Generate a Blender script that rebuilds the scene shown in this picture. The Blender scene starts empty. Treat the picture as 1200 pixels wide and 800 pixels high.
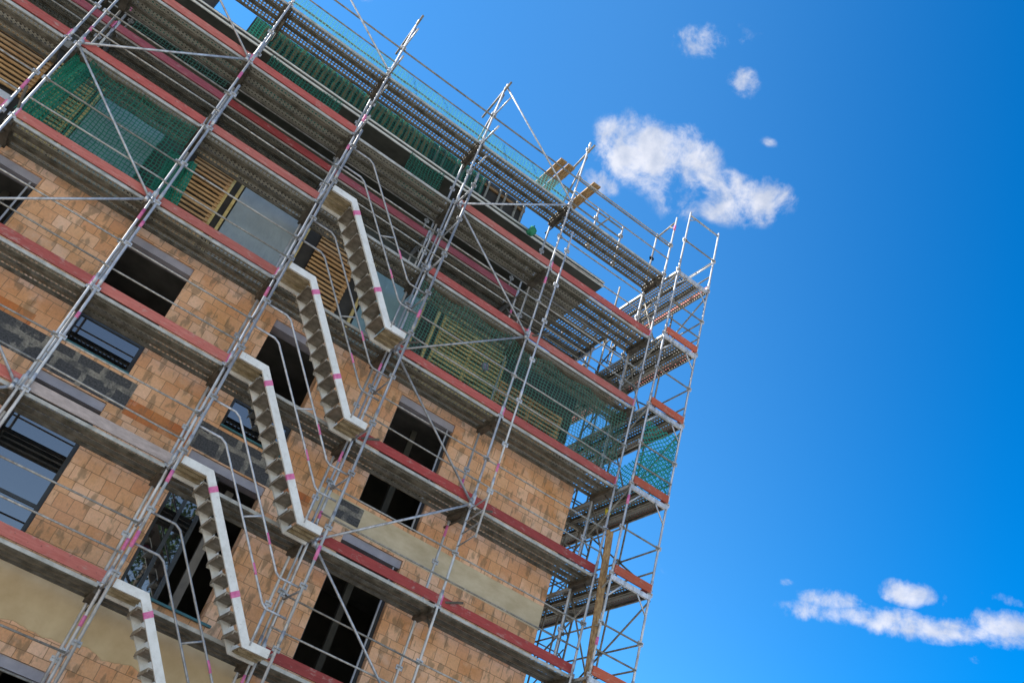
import bpy, math, random
from mathutils import Vector, Matrix
random.seed(7)
R = math.radians
scene = bpy.context.scene
col = scene.collection

# ------------------------------------------------------------------ camera
cam = bpy.data.cameras.new("camera")
cam.sensor_width = 36.0
cam.lens = 1118.314 / 1200.0 * 36.0
cam.clip_start = 0.1
cam.clip_end = 3000
camo = bpy.data.objects.new("camera", cam)
col.objects.link(camo)
r_ = Vector((0.796002, -0.546007, 0.261261))
u_ = Vector((-0.515572, -0.385465, 0.765247))
f_ = Vector((0.317123, 0.743837, 0.588336))
m = Matrix((r_, u_, -f_)).transposed().to_4x4()
m.translation = Vector((-1.45, -15.565, -3.797))
camo.matrix_world = m
scene.camera = camo

# ------------------------------------------------------------------ light
SUN_DIR = Vector((-0.74, 0.38, 0.66)).normalized()     # towards the sun: over the left end, just behind the facade
sun = bpy.data.lights.new("sun", 'SUN')
sun.energy = 4.5
sun.angle = R(0.5)
sun.color = (1.0, 0.95, 0.87)
suno = bpy.data.objects.new("sun", sun)
suno.rotation_euler = (-SUN_DIR).to_track_quat('-Z', 'Y').to_euler()
col.objects.link(suno)
scene.view_settings.view_transform = 'Standard'
scene.view_settings.look = 'None'
scene.view_settings.gamma = 1.0
scene.view_settings.use_curve_mapping = False
scene.view_settings.exposure = 1.34
scene.cycles.transparent_max_bounces = 24
scene.cycles.max_bounces = 8
scene.cycles.diffuse_bounces = 4

GROUND_Z = -5.4

# ------------------------------------------------------------------ world
world = bpy.data.worlds.new("World")
scene.world = world
world.use_nodes = True
wn, wl = world.node_tree.nodes, world.node_tree.links
wn.clear()
w_out = wn.new('ShaderNodeOutputWorld')
w_bg = wn.new('ShaderNodeBackground')
w_bg.inputs['Strength'].default_value = 0.10
sky = wn.new('ShaderNodeTexSky')
sky.sky_type = 'NISHITA'
sky.sun_disc = False
sky.sun_elevation = math.asin(SUN_DIR.z)
sky.sun_rotation = math.atan2(SUN_DIR.x, SUN_DIR.y)
sky.air_density = 1.0
sky.dust_density = 0.4
sky.ozone_density = 2.5
tint = wn.new('ShaderNodeMixRGB'); tint.blend_type = 'MULTIPLY'; tint.inputs[0].default_value = 1
wl.new(sky.outputs[0], tint.inputs[1])
tc = wn.new('ShaderNodeTexCoord')
DIRV = tc.outputs['Generated']
# clouds: each cloud is a patch of the sky dome (centre direction, two scaled tangents, weight) broken up by noise
CLOUDS = [[0.314, 0.5767, 0.7542, 18.5684, -7.0879, -2.3115, 5.5418, 20.3426, -17.8601, 1.0], [0.3561, 0.5596, 0.7484, 19.4084, -16.997, 3.4762, 11.9987, 10.8709, -13.8384, 0.8], [0.4142, 0.5341, 0.737, 14.7642, -12.3625, 0.6623, 18.3382, 20.5508, -25.1997, 0.9], [0.2969, 0.4786, 0.8263, 13.0734, -14.2081, 3.5322, 37.8496, 27.4868, -29.5241, 0.55], [0.3486, 0.476, 0.8074, 40.8943, -37.3821, 4.3811, 32.2667, 31.4893, -32.4999, 0.5], [0.2988, 0.6179, 0.7272, 40.2832, -17.5551, -1.6362, 19.1026, 48.399, -48.9747, 0.6], [0.4008, 0.4896, 0.7744, 66.3012, -36.0334, -11.5302, 44.5191, 111.9299, -93.8007, 0.3], [0.7065, 0.5708, 0.4184, 6.2, -7.6, -0.13, 22.9, 19.9, -65.9, 1.0], [0.7340, 0.5350, 0.4184, 8.2, -10.4, -0.9, 24.0, 23.7, -71.5, 0.95], [0.705, 0.5533, 0.4437, 19.9385, -23.0267, -2.9685, 22.1935, 28.3143, -70.5684, 0.95], [0.6666, 0.6094, 0.4292, 19.9375, -21.2556, -0.7864, 21.1292, 22.1992, -64.3374, 0.7], [0.759, 0.4945, 0.4236, 16.8617, -23.5983, -2.6656, 18.0819, 19.0969, -54.683, 1.0], [0.7549, 0.5219, 0.3971, 41.9687, -67.0125, 8.2842, 61.872, 20.8259, -144.9857, 0.45], [0.7496, 0.4887, 0.4464, 26.0924, -32.6492, -8.0732, 40.1502, 66.861, -140.6311, 0.45], [0.01, 0.6412, 0.7673, 40.1249, -3.9758, 2.7967, 14.5317, 92.2832, -77.3007, 0.5], [0.6316, 0.6386, 0.4395, 57.7423, -66.1892, 13.1942, 75.0332, 34.0876, -157.3693, 0.3], [0.5455, 0.7184, 0.4317, 53.0135, -48.9584, 14.4875, 25.2341, 11.9862, -51.8325, 0.25]]


def wmath(op, a, b=None, c=None, clamp=False):
    n = wn.new('ShaderNodeMath'); n.operation = op; n.use_clamp = clamp
    for i, v in enumerate((a, b, c)):
        if v is None: continue
        if isinstance(v, (int, float)): n.inputs[i].default_value = v
        else: wl.new(v, n.inputs[i])
    return n.outputs[0]


def wdot(vec, v):
    n = wn.new('ShaderNodeVectorMath'); n.operation = 'DOT_PRODUCT'
    wl.new(vec, n.inputs[0]); n.inputs[1].default_value = v
    return n.outputs['Value']


fbm = wn.new('ShaderNodeTexNoise'); wl.new(DIRV, fbm.inputs['Vector'])
fbm.inputs['Scale'].default_value = 22; fbm.inputs['Detail'].default_value = 9
fbm.inputs['Roughness'].default_value = 0.64; fbm.inputs['Distortion'].default_value = 0.2
total = None
for c in CLOUDS:
    ctr = Vector(c[0:3]); e1 = Vector(c[3:6]); e2 = Vector(c[6:9])
    a = wmath('SUBTRACT', wdot(DIRV, e1), ctr.dot(e1))
    b = wmath('SUBTRACT', wdot(DIRV, e2), ctr.dot(e2))
    d2 = wmath('ADD', wmath('MULTIPLY', a, a), wmath('MULTIPLY', b, b))
    front = wmath('GREATER_THAN', wdot(DIRV, ctr), 0.0)
    v = wmath('MULTIPLY', wmath('MULTIPLY', wmath('SUBTRACT', 1.35, wmath('SQRT', d2), clamp=True), c[9]), front)
    total = v if total is None else wmath('MAXIMUM', total, v)
# unseen cumulus added behind the photographer as bright fill light on the facade
fbm2 = wn.new('ShaderNodeTexNoise'); wl.new(DIRV, fbm2.inputs['Vector'])
fbm2.inputs['Scale'].default_value = 3.0; fbm2.inputs['Detail'].default_value = 8; fbm2.inputs['Roughness'].default_value = 0.55
back = wmath('MULTIPLY', wmath('MULTIPLY', wmath('SUBTRACT', 0.35, wdot(DIRV, (0.0, 1.0, 0.0)), clamp=True), wmath('MULTIPLY', wmath('SUBTRACT', wdot(DIRV, (0.0, 0.0, 1.0)), 0.58, clamp=True), 5.0, clamp=True)), 4.0, clamp=True)
backc = wmath('MULTIPLY', wmath('MULTIPLY', wmath('SUBTRACT', fbm2.outputs[0], 0.44, clamp=True), 5.0), back)
edge = wmath('MULTIPLY', total, 3.0, clamp=True)
cov = wmath('MULTIPLY', wmath('ADD', wmath('MULTIPLY', total, 0.86), wmath('MULTIPLY', wmath('SUBTRACT', fbm.outputs[0], 0.5), 2.9)), edge)
cov = wmath('ADD', cov, backc, clamp=True)
ramp = wn.new('ShaderNodeValToRGB'); wl.new(cov, ramp.inputs[0])
ramp.color_ramp.interpolation = 'EASE'
ramp.color_ramp.elements[0].position = 0.13; ramp.color_ramp.elements[0].color = (0, 0, 0, 1)
ramp.color_ramp.elements[1].position = 1.0; ramp.color_ramp.elements[1].color = (0.78, 0.78, 0.78, 1)
cmix = wn.new('ShaderNodeMixRGB'); wl.new(ramp.outputs[0], cmix.inputs[0])
# deep polarised blue away from the sun's side, paler towards it
pol = wn.new('ShaderNodeMapRange'); pol.interpolation_type = 'SMOOTHSTEP'; wl.new(wdot(DIRV, (-0.707, 0.707, 0.0)), pol.inputs[0])
pol.inputs[1].default_value = -0.22; pol.inputs[2].default_value = 0.24
pmix = wn.new('ShaderNodeMixRGB'); wl.new(pol.outputs[0], pmix.inputs[0])
pmix.inputs[1].default_value = (0.0, 0.60, 1.06, 1); pmix.inputs[2].default_value = (0.31, 0.855, 1.17, 1)
wl.new(pmix.outputs[0], tint.inputs[2])
# deep tint over the building; unseen street side warmed to keep facade light neutral
side = wn.new('ShaderNodeMapRange'); wl.new(wdot(DIRV, (0.45, 0.70, 0.55)), side.inputs[0])
side.inputs[1].default_value = -0.1; side.inputs[2].default_value = 0.6
smix = wn.new('ShaderNodeMixRGB'); wl.new(side.outputs[0], smix.inputs[0])
warm_fill = wn.new('ShaderNodeMixRGB'); warm_fill.blend_type = 'MULTIPLY'; warm_fill.inputs[0].default_value = 1
wl.new(sky.outputs[0], warm_fill.inputs[1]); warm_fill.inputs[2].default_value = (1.25, 1.1, 1.0, 1)
wl.new(warm_fill.outputs[0], smix.inputs[1]); wl.new(tint.outputs[0], smix.inputs[2])
wl.new(smix.outputs[0], cmix.inputs[1])
fbm3 = wn.new('ShaderNodeTexNoise'); wl.new(DIRV, fbm3.inputs['Vector'])
fbm3.inputs['Scale'].default_value = 40; fbm3.inputs['Detail'].default_value = 6
ctone = wn.new('ShaderNodeValToRGB'); wl.new(fbm3.outputs[0], ctone.inputs[0])
ctone.color_ramp.elements[0].position = 0.36; ctone.color_ramp.elements[0].color = (2.9, 3.0, 3.3, 1)
ctone.color_ramp.elements[1].position = 0.60; ctone.color_ramp.elements[1].color = (4.2, 4.1, 4.15, 1)
wl.new(ctone.outputs[0], cmix.inputs[2])
wl.new(cmix.outputs[0], w_bg.inputs['Color'])
wl.new(w_bg.outputs[0], w_out.inputs[0])


# ------------------------------------------------------------------ materials
def mat_base(name):
    m = bpy.data.materials.new(name); m.use_nodes = True
    nt = m.node_tree
    return m, nt.nodes, nt.links, nt.nodes['Principled BSDF']


def coords(N, L, scale=(1, 1, 1)):
    t = N.new('ShaderNodeTexCoord'); mp = N.new('ShaderNodeMapping')
    mp.inputs['Scale'].default_value = scale
    L.new(t.outputs['Object'], mp.inputs[0])
    return mp.outputs[0]


def noise(N, L, vec, scale, detail=5, rough=0.6):
    n = N.new('ShaderNodeTexNoise'); L.new(vec, n.inputs['Vector'])
    n.inputs['Scale'].default_value = scale; n.inputs['Detail'].default_value = detail; n.inputs['Roughness'].default_value = rough
    return n.outputs[0]


def ramp_(N, L, fac, stops):
    n = N.new('ShaderNodeValToRGB'); L.new(fac, n.inputs[0])
    el = n.color_ramp.elements
    while len(el) < len(stops): el.new(0.5)
    for e, (p, c) in zip(el, stops):
        e.position = p; e.color = (*c, 1) if len(c) == 3 else c
    return n.outputs[0]


def mix_(N, L, fac, a, b, mode='MIX'):
    n = N.new('ShaderNodeMixRGB'); n.blend_type = mode
    for i, v in enumerate((fac, a, b)):
        if isinstance(v, (int, float)): n.inputs[i].default_value = v
        elif isinstance(v, tuple): n.inputs[i].default_value = (*v, 1)
        else: L.new(v, n.inputs[i])
    return n.outputs[0]


def bump(N, L, P, height, strength=0.3, dist=0.01):
    b = N.new('ShaderNodeBump'); b.inputs['Strength'].default_value = strength; b.inputs['Distance'].default_value = dist
    L.new(height, b.inputs['Height']); L.new(b.outputs[0], P.inputs['Normal'])


def simple(name, c1, c2, scale=6, rough=0.6, metal=0.0, sc=(1, 1, 1), bstr=0.0, lo=0.35, hi=0.65):
    m, N, L, P = mat_base(name)
    v = coords(N, L, sc)
    n = noise(N, L, v, scale)
    L.new(ramp_(N, L, n, [(lo, c1), (hi, c2)]), P.inputs['Base Color'])
    P.inputs['Roughness'].default_value = rough; P.inputs['Metallic'].default_value = metal
    if bstr: bump(N, L, P, n, bstr)
    return m


def brick_mat(name, c1, c2, c3, bw=0.37, bh=0.248, smear=0.5):
    m, N, L, P = mat_base(name)
    t = N.new('ShaderNodeTexCoord')
    sep = N.new('ShaderNodeSeparateXYZ'); L.new(t.outputs['Object'], sep.inputs[0])
    add = N.new('ShaderNodeMath'); add.operation = 'ADD'; L.new(sep.outputs[0], add.inputs[0]); L.new(sep.outputs[1], add.inputs[1])
    comb = N.new('ShaderNodeCombineXYZ'); L.new(add.outputs[0], comb.inputs[0]); L.new(sep.outputs[2], comb.inputs[1])
    wob = N.new('ShaderNodeTexNoise'); L.new(comb.outputs[0], wob.inputs['Vector']); wob.inputs['Scale'].default_value = 7
    sub = N.new('ShaderNodeVectorMath'); sub.operation = 'SUBTRACT'; L.new(wob.outputs['Color'], sub.inputs[0]); sub.inputs[1].default_value = (.5, .5, .5)
    scl = N.new('ShaderNodeVectorMath'); scl.operation = 'SCALE'; L.new(sub.outputs[0], scl.inputs[0]); scl.inputs['Scale'].default_value = 0.026
    ad2 = N.new('ShaderNodeVectorMath'); ad2.operation = 'ADD'; L.new(comb.outputs[0], ad2.inputs[0]); L.new(scl.outputs[0], ad2.inputs[1])
    bt = N.new('ShaderNodeTexBrick'); L.new(ad2.outputs[0], bt.inputs['Vector'])
    bt.inputs['Scale'].default_value = 1.0
    bt.inputs['Brick Width'].default_value = bw; bt.inputs['Row Height'].default_value = bh
    bt.inputs['Mortar Size'].default_value = 0.0065; bt.inputs['Mortar Smooth'].default_value = 0.35; bt.inputs['Bias'].default_value = 0.0
    bt.offset = 0.5
    bt.inputs['Color1'].default_value = (0, 0, 0, 1); bt.inputs['Color2'].default_value = (1, 1, 1, 1); bt.inputs['Mortar'].default_value = (0.5, 0.5, 0.5, 1)
    base = ramp_(N, L, bt.outputs['Color'], [(0.0, c1), (0.5, c2), (1.0, c3)])
    big = noise(N, L, comb.outputs[0], 1.3, 3, 0.5)
    base = mix_(N, L, ramp_(N, L, big, [(0.42, (0, 0, 0)), (0.68, (.6, .6, .6))]), base, (0.58, 0.27, 0.085))
    fine = noise(N, L, comb.outputs[0], 22, 6, 0.7)
    base = mix_(N, L, 0.55, base, ramp_(N, L, fine, [(0.25, (0.62, 0.60, 0.58)), (0.7, (1.12, 1.10, 1.07))]), 'MULTIPLY')
    # grey mortar smears and stains, pulled vertically
    mp = N.new('ShaderNodeMapping'); mp.inputs['Scale'].default_value = (6.4, 2.6, 1); L.new(comb.outputs[0], mp.inputs[0])
    st = noise(N, L, mp.outputs[0], 1.0, 3, 0.55)
    base = mix_(N, L, ramp_(N, L, st, [(0.545, (0, 0, 0)), (0.62, (smear, smear, smear))]), base, (0.17, 0.13, 0.075))
    mp2 = N.new('ShaderNodeMapping'); mp2.inputs['Scale'].default_value = (2.2, 3.2, 1); mp2.inputs['Location'].default_value = (3, 7, 0); L.new(comb.outputs[0], mp2.inputs[0])
    st2 = noise(N, L, mp2.outputs[0], 1.0, 6, 0.6)
    base = mix_(N, L, ramp_(N, L, st2, [(0.56, (0, 0, 0)), (0.72, (.5, .5, .5))]), base, (0.78, 0.56, 0.42))
    base = mix_(N, L, ramp_(N, L, bt.outputs['Fac'], [(0.1, (0, 0, 0)), (0.9, (.68, .68, .68))]), base, (0.16, 0.10, 0.055))
    L.new(base, P.inputs['Base Color']); P.inputs['Roughness'].default_value = 0.9
    h = mix_(N, L, bt.outputs['Fac'], fine, (0, 0, 0))
    # vertical comb ribs of the clay blocks
    wv = N.new('ShaderNodeTexWave'); wv.bands_direction = 'X'; wv.inputs['Scale'].default_value = 9; wv.inputs['Distortion'].default_value = 0.6; L.new(comb.outputs[0], wv.inputs['Vector'])
    h = mix_(N, L, 0.3, h, wv.outputs['Color'])
    bump(N, L, P, h, 0.5, 0.012)
    return m


def band_mat(name):                      # dark foam-glass blocks in a thick ragged mortar
    m, N, L, P = mat_base(name)
    t = N.new('ShaderNodeTexCoord'); sep = N.new('ShaderNodeSeparateXYZ'); L.new(t.outputs['Object'], sep.inputs[0])
    comb = N.new('ShaderNodeCombineXYZ'); L.new(sep.outputs[0], comb.inputs[0]); L.new(sep.outputs[2], comb.inputs[1])
    wob = N.new('ShaderNodeTexNoise'); L.new(comb.outputs[0], wob.inputs['Vector']); wob.inputs['Scale'].default_value = 5; wob.inputs['Detail'].default_value = 5
    scl = N.new('ShaderNodeVectorMath'); scl.operation = 'SCALE'; L.new(wob.outputs['Color'], scl.inputs[0]); scl.inputs['Scale'].default_value = 0.085
    ad2 = N.new('ShaderNodeVectorMath'); ad2.operation = 'ADD'; L.new(comb.outputs[0], ad2.inputs[0]); L.new(scl.outputs[0], ad2.inputs[1])
    bt = N.new('ShaderNodeTexBrick'); L.new(ad2.outputs[0], bt.inputs['Vector']); bt.inputs['Scale'].default_value = 1
    bt.inputs['Brick Width'].default_value = 0.5; bt.inputs['Row Height'].default_value = 0.36; bt.inputs['Mortar Size'].default_value = 0.05; bt.inputs['Mortar Smooth'].default_value = 0.1
    fine = noise(N, L, comb.outputs[0], 30, 5, 0.7)
    dark = ramp_(N, L, fine, [(0.35, (0.03, 0.032, 0.036)), (0.72, (0.11, 0.11, 0.115))])
    lite = ramp_(N, L, fine, [(0.3, (0.13, 0.12, 0.10)), (0.7, (0.36, 0.335, 0.29))])
    gap = noise(N, L, comb.outputs[0], 3.2, 4, 0.6)
    fac = mix_(N, L, 1.0, bt.outputs['Fac'], ramp_(N, L, gap, [(0.40, (0.15, 0.15, 0.15)), (0.58, (1, 1, 1))]), 'MULTIPLY')
    slop = noise(N, L, comb.outputs[0], 2.3, 6, 0.7)
    fac = mix_(N, L, ramp_(N, L, slop, [(0.58, (0, 0, 0)), (0.63, (1, 1, 1))]), fac, (0.85, 0.85, 0.85))
    L.new(mix_(N, L, fac, dark, lite), P.inputs['Base Color']); P.inputs['Roughness'].default_value = 0.9
    bump(N, L, P, mix_(N, L, 0.6, fine, bt.outputs['Fac']), 0.5, 0.015)
    return m


def perforated(name, pitch=0.078, rad=0.30, dark=1.0, sc=(0.6, 16, 1)):
    m, N, L, P = mat_base(name)
    v = coords(N, L)
    vor = N.new('ShaderNodeTexVoronoi'); vor.voronoi_dimensions = '2D'; vor.inputs['Scale'].default_value = 1 / pitch; vor.inputs['Randomness'].default_value = 0.0
    L.new(v, vor.inputs['Vector'])
    hole = N.new('ShaderNodeMath'); hole.operation = 'LESS_THAN'; hole.inputs[1].default_value = rad
    L.new(vor.outputs['Distance'], hole.inputs[0])
    n = noise(N, L, coords(N, L, sc), 1.0, 4, 0.6)
    c = ramp_(N, L, n, [(0.32, tuple(x * dark for x in (0.17, 0.162, 0.128))), (0.50, tuple(x * dark for x in (0.31, 0.30, 0.25))), (0.72, tuple(x * dark for x in (0.46, 0.45, 0.40)))])
    sp = noise(N, L, coords(N, L, (sc[0] * 2, sc[1] * .3, 1)), 1.7, 5, 0.65)
    c = mix_(N, L, ramp_(N, L, sp, [(0.60, (0, 0, 0)), (0.75, (.45, .45, .45))]), c, (0.26, 0.15, 0.07))
    rim = N.new('ShaderNodeMath'); rim.operation = 'LESS_THAN'; rim.inputs[1].default_value = rad + 0.12; L.new(vor.outputs['Distance'], rim.inputs[0])
    rf_ = N.new('ShaderNodeMath'); rf_.operation = 'MULTIPLY'; rf_.inputs[1].default_value = 0.5; L.new(rim.outputs[0], rf_.inputs[0])
    c = mix_(N, L, rf_.outputs[0], c, tuple(x * dark for x in (0.58, 0.54, 0.45)))
    L.new(c, P.inputs['Base Color']); P.inputs['Roughness'].default_value = 0.62; P.inputs['Metallic'].default_value = 0.15
    tr = N.new('ShaderNodeBsdfTransparent'); mx = N.new('ShaderNodeMixShader')
    L.new(hole.outputs[0], mx.inputs[0]); L.new(P.outputs[0], mx.inputs[1]); L.new(tr.outputs[0], mx.inputs[2])
    L.new(mx.outputs[0], N['Material Output'].inputs[0])
    return m


def net_mat(name, colr, cell=0.055, line=0.24, film=0.10, turn=0):
    """knotted mesh: threads along UV, plus thin fluff that lets most light through"""
    m, N, L, P = mat_base(name)
    uv = N.new('ShaderNodeUVMap'); mp = N.new('ShaderNodeMapping'); mp.inputs['Scale'].default_value = (1 / cell, 1 / cell, 1); mp.inputs['Rotation'].default_value = (0, 0, R(turn))
    wn_ = N.new('ShaderNodeTexNoise'); wn_.inputs['Scale'].default_value = 2.2; wn_.inputs['Detail'].default_value = 3; L.new(uv.outputs[0], wn_.inputs['Vector'])
    ws = N.new('ShaderNodeVectorMath'); ws.operation = 'SCALE'; ws.inputs['Scale'].default_value = 0.13; L.new(wn_.outputs['Color'], ws.inputs[0])
    wa = N.new('ShaderNodeVectorMath'); wa.operation = 'ADD'; L.new(uv.outputs[0], wa.inputs[0]); L.new(ws.outputs[0], wa.inputs[1]); L.new(wa.outputs[0], mp.inputs[0])
    sep = N.new('ShaderNodeSeparateXYZ'); L.new(mp.outputs[0], sep.inputs[0])
    outs = []
    for i in (0, 1):
        fr = N.new('ShaderNodeMath'); fr.operation = 'FRACT'; L.new(sep.outputs[i], fr.inputs[0])
        lt = N.new('ShaderNodeMath'); lt.operation = 'LESS_THAN'; L.new(fr.outputs[0], lt.inputs[0]); lt.inputs[1].default_value = line
        outs.append(lt.outputs[0])
    mx = N.new('ShaderNodeMath'); mx.operation = 'MAXIMUM'; L.new(outs[0], mx.inputs[0]); L.new(outs[1], mx.inputs[1])
    mf = N.new('ShaderNodeMath'); mf.operation = 'MAXIMUM'; L.new(mx.outputs[0], mf.inputs[0]); mf.inputs[1].default_value = film
    v = coords(N, L); n = noise(N, L, v, 5)
    c2 = tuple(min(1, x * 1.5) for x in colr)
    L.new(ramp_(N, L, n, [(0.35, colr), (0.65, c2)]), P.inputs['Base Color']); P.inputs['Roughness'].default_value = 0.6
    tl = N.new('ShaderNodeBsdfTranslucent'); tl.inputs[0].default_value = (*c2, 1)
    m1 = N.new('ShaderNodeMixShader'); m1.inputs[0].default_value = 0.45; L.new(P.outputs[0], m1.inputs[1]); L.new(tl.outputs[0], m1.inputs[2])
    tr = N.new('ShaderNodeBsdfTransparent'); m2 = N.new('ShaderNodeMixShader')
    L.new(mf.outputs[0], m2.inputs[0]); L.new(tr.outputs[0], m2.inputs[1]); L.new(m1.outputs[0], m2.inputs[2])
    L.new(m2.outputs[0], N['Material Output'].inputs[0])
    return m


def sheet_mat(name, colr, alpha):
    m, N, L, P = mat_base(name)
    v = coords(N, L); n = noise(N, L, v, 2.2, 4)
    L.new(ramp_(N, L, n, [(0.35, tuple(x * .8 for x in colr)), (0.65, colr)]), P.inputs['Base Color'])
    wr = noise(N, L, coords(N, L, (2.5, 1, 0.8)), 3.0, 4, 0.55); bump(N, L, P, wr, 0.9, 0.06)
    P.inputs['Roughness'].default_value = 0.28; P.inputs['Alpha'].default_value = alpha
    return m


def glass_mat(name):
    m, N, L, P = mat_base(name)
    P.inputs['Base Color'].default_value = (0.006, 0.008, 0.010, 1); P.inputs['Roughness'].default_value = 0.02
    gl = N.new('ShaderNodeBsdfGlossy'); gl.inputs['Roughness'].default_value = 0.015; gl.inputs['Color'].default_value = (0.86, 0.93, 1.0, 1)
    fr = N.new('ShaderNodeFresnel'); fr.inputs['IOR'].default_value = 2.6
    mx = N.new('ShaderNodeMixShader'); L.new(fr.outputs[0], mx.inputs[0]); L.new(P.outputs[0], mx.inputs[1]); L.new(gl.outputs[0], mx.inputs[2])
    L.new(mx.outputs[0], N['Material Output'].inputs[0])
    return m


def board(name, c1, c2):
    m, N, L, P = mat_base(name)
    v = coords(N, L, (1.2, 3, 9)); n = noise(N, L, v, 3, 6, 0.65)
    oi = N.new('ShaderNodeObjectInfo')
    off = N.new('ShaderNodeVectorMath'); off.operation = 'ADD'; cx = N.new('ShaderNodeCombineXYZ'); L.new(oi.outputs['Random'], cx.inputs[0])
    c = ramp_(N, L, n, [(0.3, c1), (0.7, c2)])
    c = mix_(N, L, 0.55, c, ramp_(N, L, oi.outputs['Random'], [(0.0, (.62, .60, .60)), (0.5, (.95, .95, .95)), (1.0, (1.18, 1.2, 1.2))]), 'MULTIPLY')
    d = noise(N, L, coords(N, L, (1, 1, 2.5)), 6.5, 6, 0.7)
    c = mix_(N, L, ramp_(N, L, d, [(0.56, (0, 0, 0)), (0.70, (.55, .55, .55))]), c, (0.42, 0.33, 0.28))
    d2 = noise(N, L, coords(N, L, (4, 1, 4)), 5, 3, 0.6)
    c = mix_(N, L, ramp_(N, L, d2, [(0.64, (0, 0, 0)), (0.70, (.6, .6, .6))]), c, (0.10, 0.04, 0.03))
    L.new(c, P.inputs['Base Color']); P.inputs['Roughness'].default_value = 0.7
    return m


M = {}
def tubes(name, c1, c2, rough, metal, rust=.5):
    m, N, L, P = mat_base(name)
    v = coords(N, L, (6, 6, 1.6)); n = noise(N, L, v, 2.5, 5, 0.65); oi = N.new('ShaderNodeObjectInfo')
    c = ramp_(N, L, n, [(0.32, c1), (0.68, c2)])
    c = mix_(N, L, 0.8, c, ramp_(N, L, oi.outputs['Random'], [(0, (.58, .56, .53)), (0.5, (.95, .95, .95)), (1, (1.15, 1.16, 1.18))]), 'MULTIPLY')
    d = noise(N, L, coords(N, L, (3, 3, 1.1)), 2.2, 6, 0.7)
    c = mix_(N, L, ramp_(N, L, d, [(0.57, (0, 0, 0)), (0.68, (rust, rust, rust))]), c, (0.17, 0.095, 0.05))
    d2 = noise(N, L, coords(N, L, (3, 3, 2.0)), 3.1, 5, 0.7)
    c = mix_(N, L, ramp_(N, L, d2, [(0.60, (0, 0, 0)), (0.66, (.7, .7, .7))]), c, (0.48, 0.46, 0.42))
    L.new(c, P.inputs['Base Color']); P.inputs['Roughness'].default_value = rough; P.inputs['Metallic'].default_value = metal
    return m


M['galv'] = tubes('galvanised_steel', (0.30, 0.31, 0.325), (0.60, 0.61, 0.63), 0.45, 0.5, .45)
M['galv_dark'] = simple('backlit_dark_steel', (0.13, 0.115, 0.09), (0.28, 0.26, 0.22), 7, 0.6, 0.3)  # tubes seen against the light: their shade is put into the colour
M['edge'] = simple('deck_edge_steel', (0.30, 0.29, 0.25), (0.52, 0.50, 0.45), 5, 0.5, 0.3)
M['perf'] = perforated('perforated_steel_plank')
M['perf_dark'] = perforated('backlit_dark_plank', 0.085, 0.20, 0.5, (16, 0.6, 1))  # same plank darkened in colour to stand in for the backlit corner
M['rail'] = tubes('weathered_rail_tube', (0.24, 0.22, 0.19), (0.48, 0.46, 0.42), 0.5, 0.4, .6)
M['beam'] = simple('dark_transom_steel', (0.05, 0.043, 0.033), (0.13, 0.11, 0.085), 6, 0.7, 0.2)
M['lip'] = simple('plank_lip_steel', (0.08, 0.072, 0.052), (0.20, 0.18, 0.14), 6, 0.6, 0.2)
def worn_alu(name):
    m, N, L, P = mat_base(name)
    oi = N.new('ShaderNodeObjectInfo'); t = N.new('ShaderNodeTexCoord')
    ad = N.new('ShaderNodeVectorMath'); ad.operation = 'ADD'; L.new(t.outputs['Object'], ad.inputs[0])
    sc_ = N.new('ShaderNodeMath'); sc_.operation = 'MULTIPLY'; sc_.inputs[1].default_value = 40; L.new(oi.outputs['Random'], sc_.inputs[0]); L.new(sc_.outputs[0], ad.inputs[1])
    n = noise(N, L, ad.outputs[0], 5, 6, 0.7)
    c = ramp_(N, L, n, [(0.3, (0.56, 0.545, 0.50)), (0.55, (0.71, 0.70, 0.66)), (0.75, (0.77, 0.765, 0.73))])
    d = noise(N, L, ad.outputs[0], 13, 5, 0.7)
    c = mix_(N, L, ramp_(N, L, d, [(0.62, (0, 0, 0)), (0.70, (.75, .75, .75))]), c, (0.36, 0.33, 0.28))
    d2 = noise(N, L, ad.outputs[0], 3.2, 6, 0.75)
    c = mix_(N, L, ramp_(N, L, d2, [(0.62, (0, 0, 0)), (0.72, (.5, .5, .5))]), c, (0.30, 0.27, 0.22))
    L.new(c, P.inputs['Base Color']); P.inputs['Roughness'].default_value = 0.45; P.inputs['Metallic'].default_value = 0.15
    bump(N, L, P, d, 0.15)
    return m


M['alu'] = worn_alu('worn_white_aluminium')
M['tread'] = simple('stair_tread_metal', (0.17, 0.14, 0.10), (0.34, 0.30, 0.24), 8, 0.5, 0.3)
M['tread_sheet'] = simple('bright_tread_riser', (0.36, 0.33, 0.28), (0.60, 0.57, 0.50), 8, 0.35, 0.4)
M['landing'] = simple('landing_underside', (0.20, 0.15, 0.075), (0.40, 0.33, 0.22), 9, 0.6, 0.2)
M['pink'] = simple('pink_marking_paint', (0.50, 0.09, 0.24), (0.66, 0.20, 0.36), 14, 0.6)
M['toe'] = board('red_toe_board_paint', (0.3, 0.05, 0.04), (0.43, 0.1, 0.08))
M['toe_pale'] = board('faded_red_board_paint', (0.37, 0.085, 0.065), (0.5, 0.16, 0.125))
M['toe_deep'] = board('deep_red_board_paint', (0.25, 0.024, 0.02), (0.36, 0.048, 0.04))
M['toe_purple'] = board('purplish_red_board_paint', (0.27, 0.042, 0.068), (0.38, 0.1, 0.11))
M['toe_orange'] = board('orange_red_board_paint', (0.36, 0.06, 0.024), (0.46, 0.105, 0.045))
M['toe_grey'] = simple('dusty_board', (0.30, 0.25, 0.23), (0.46, 0.38, 0.35), 7, 0.8, 0, (1, 3, 3), lo=.3, hi=.7)
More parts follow.
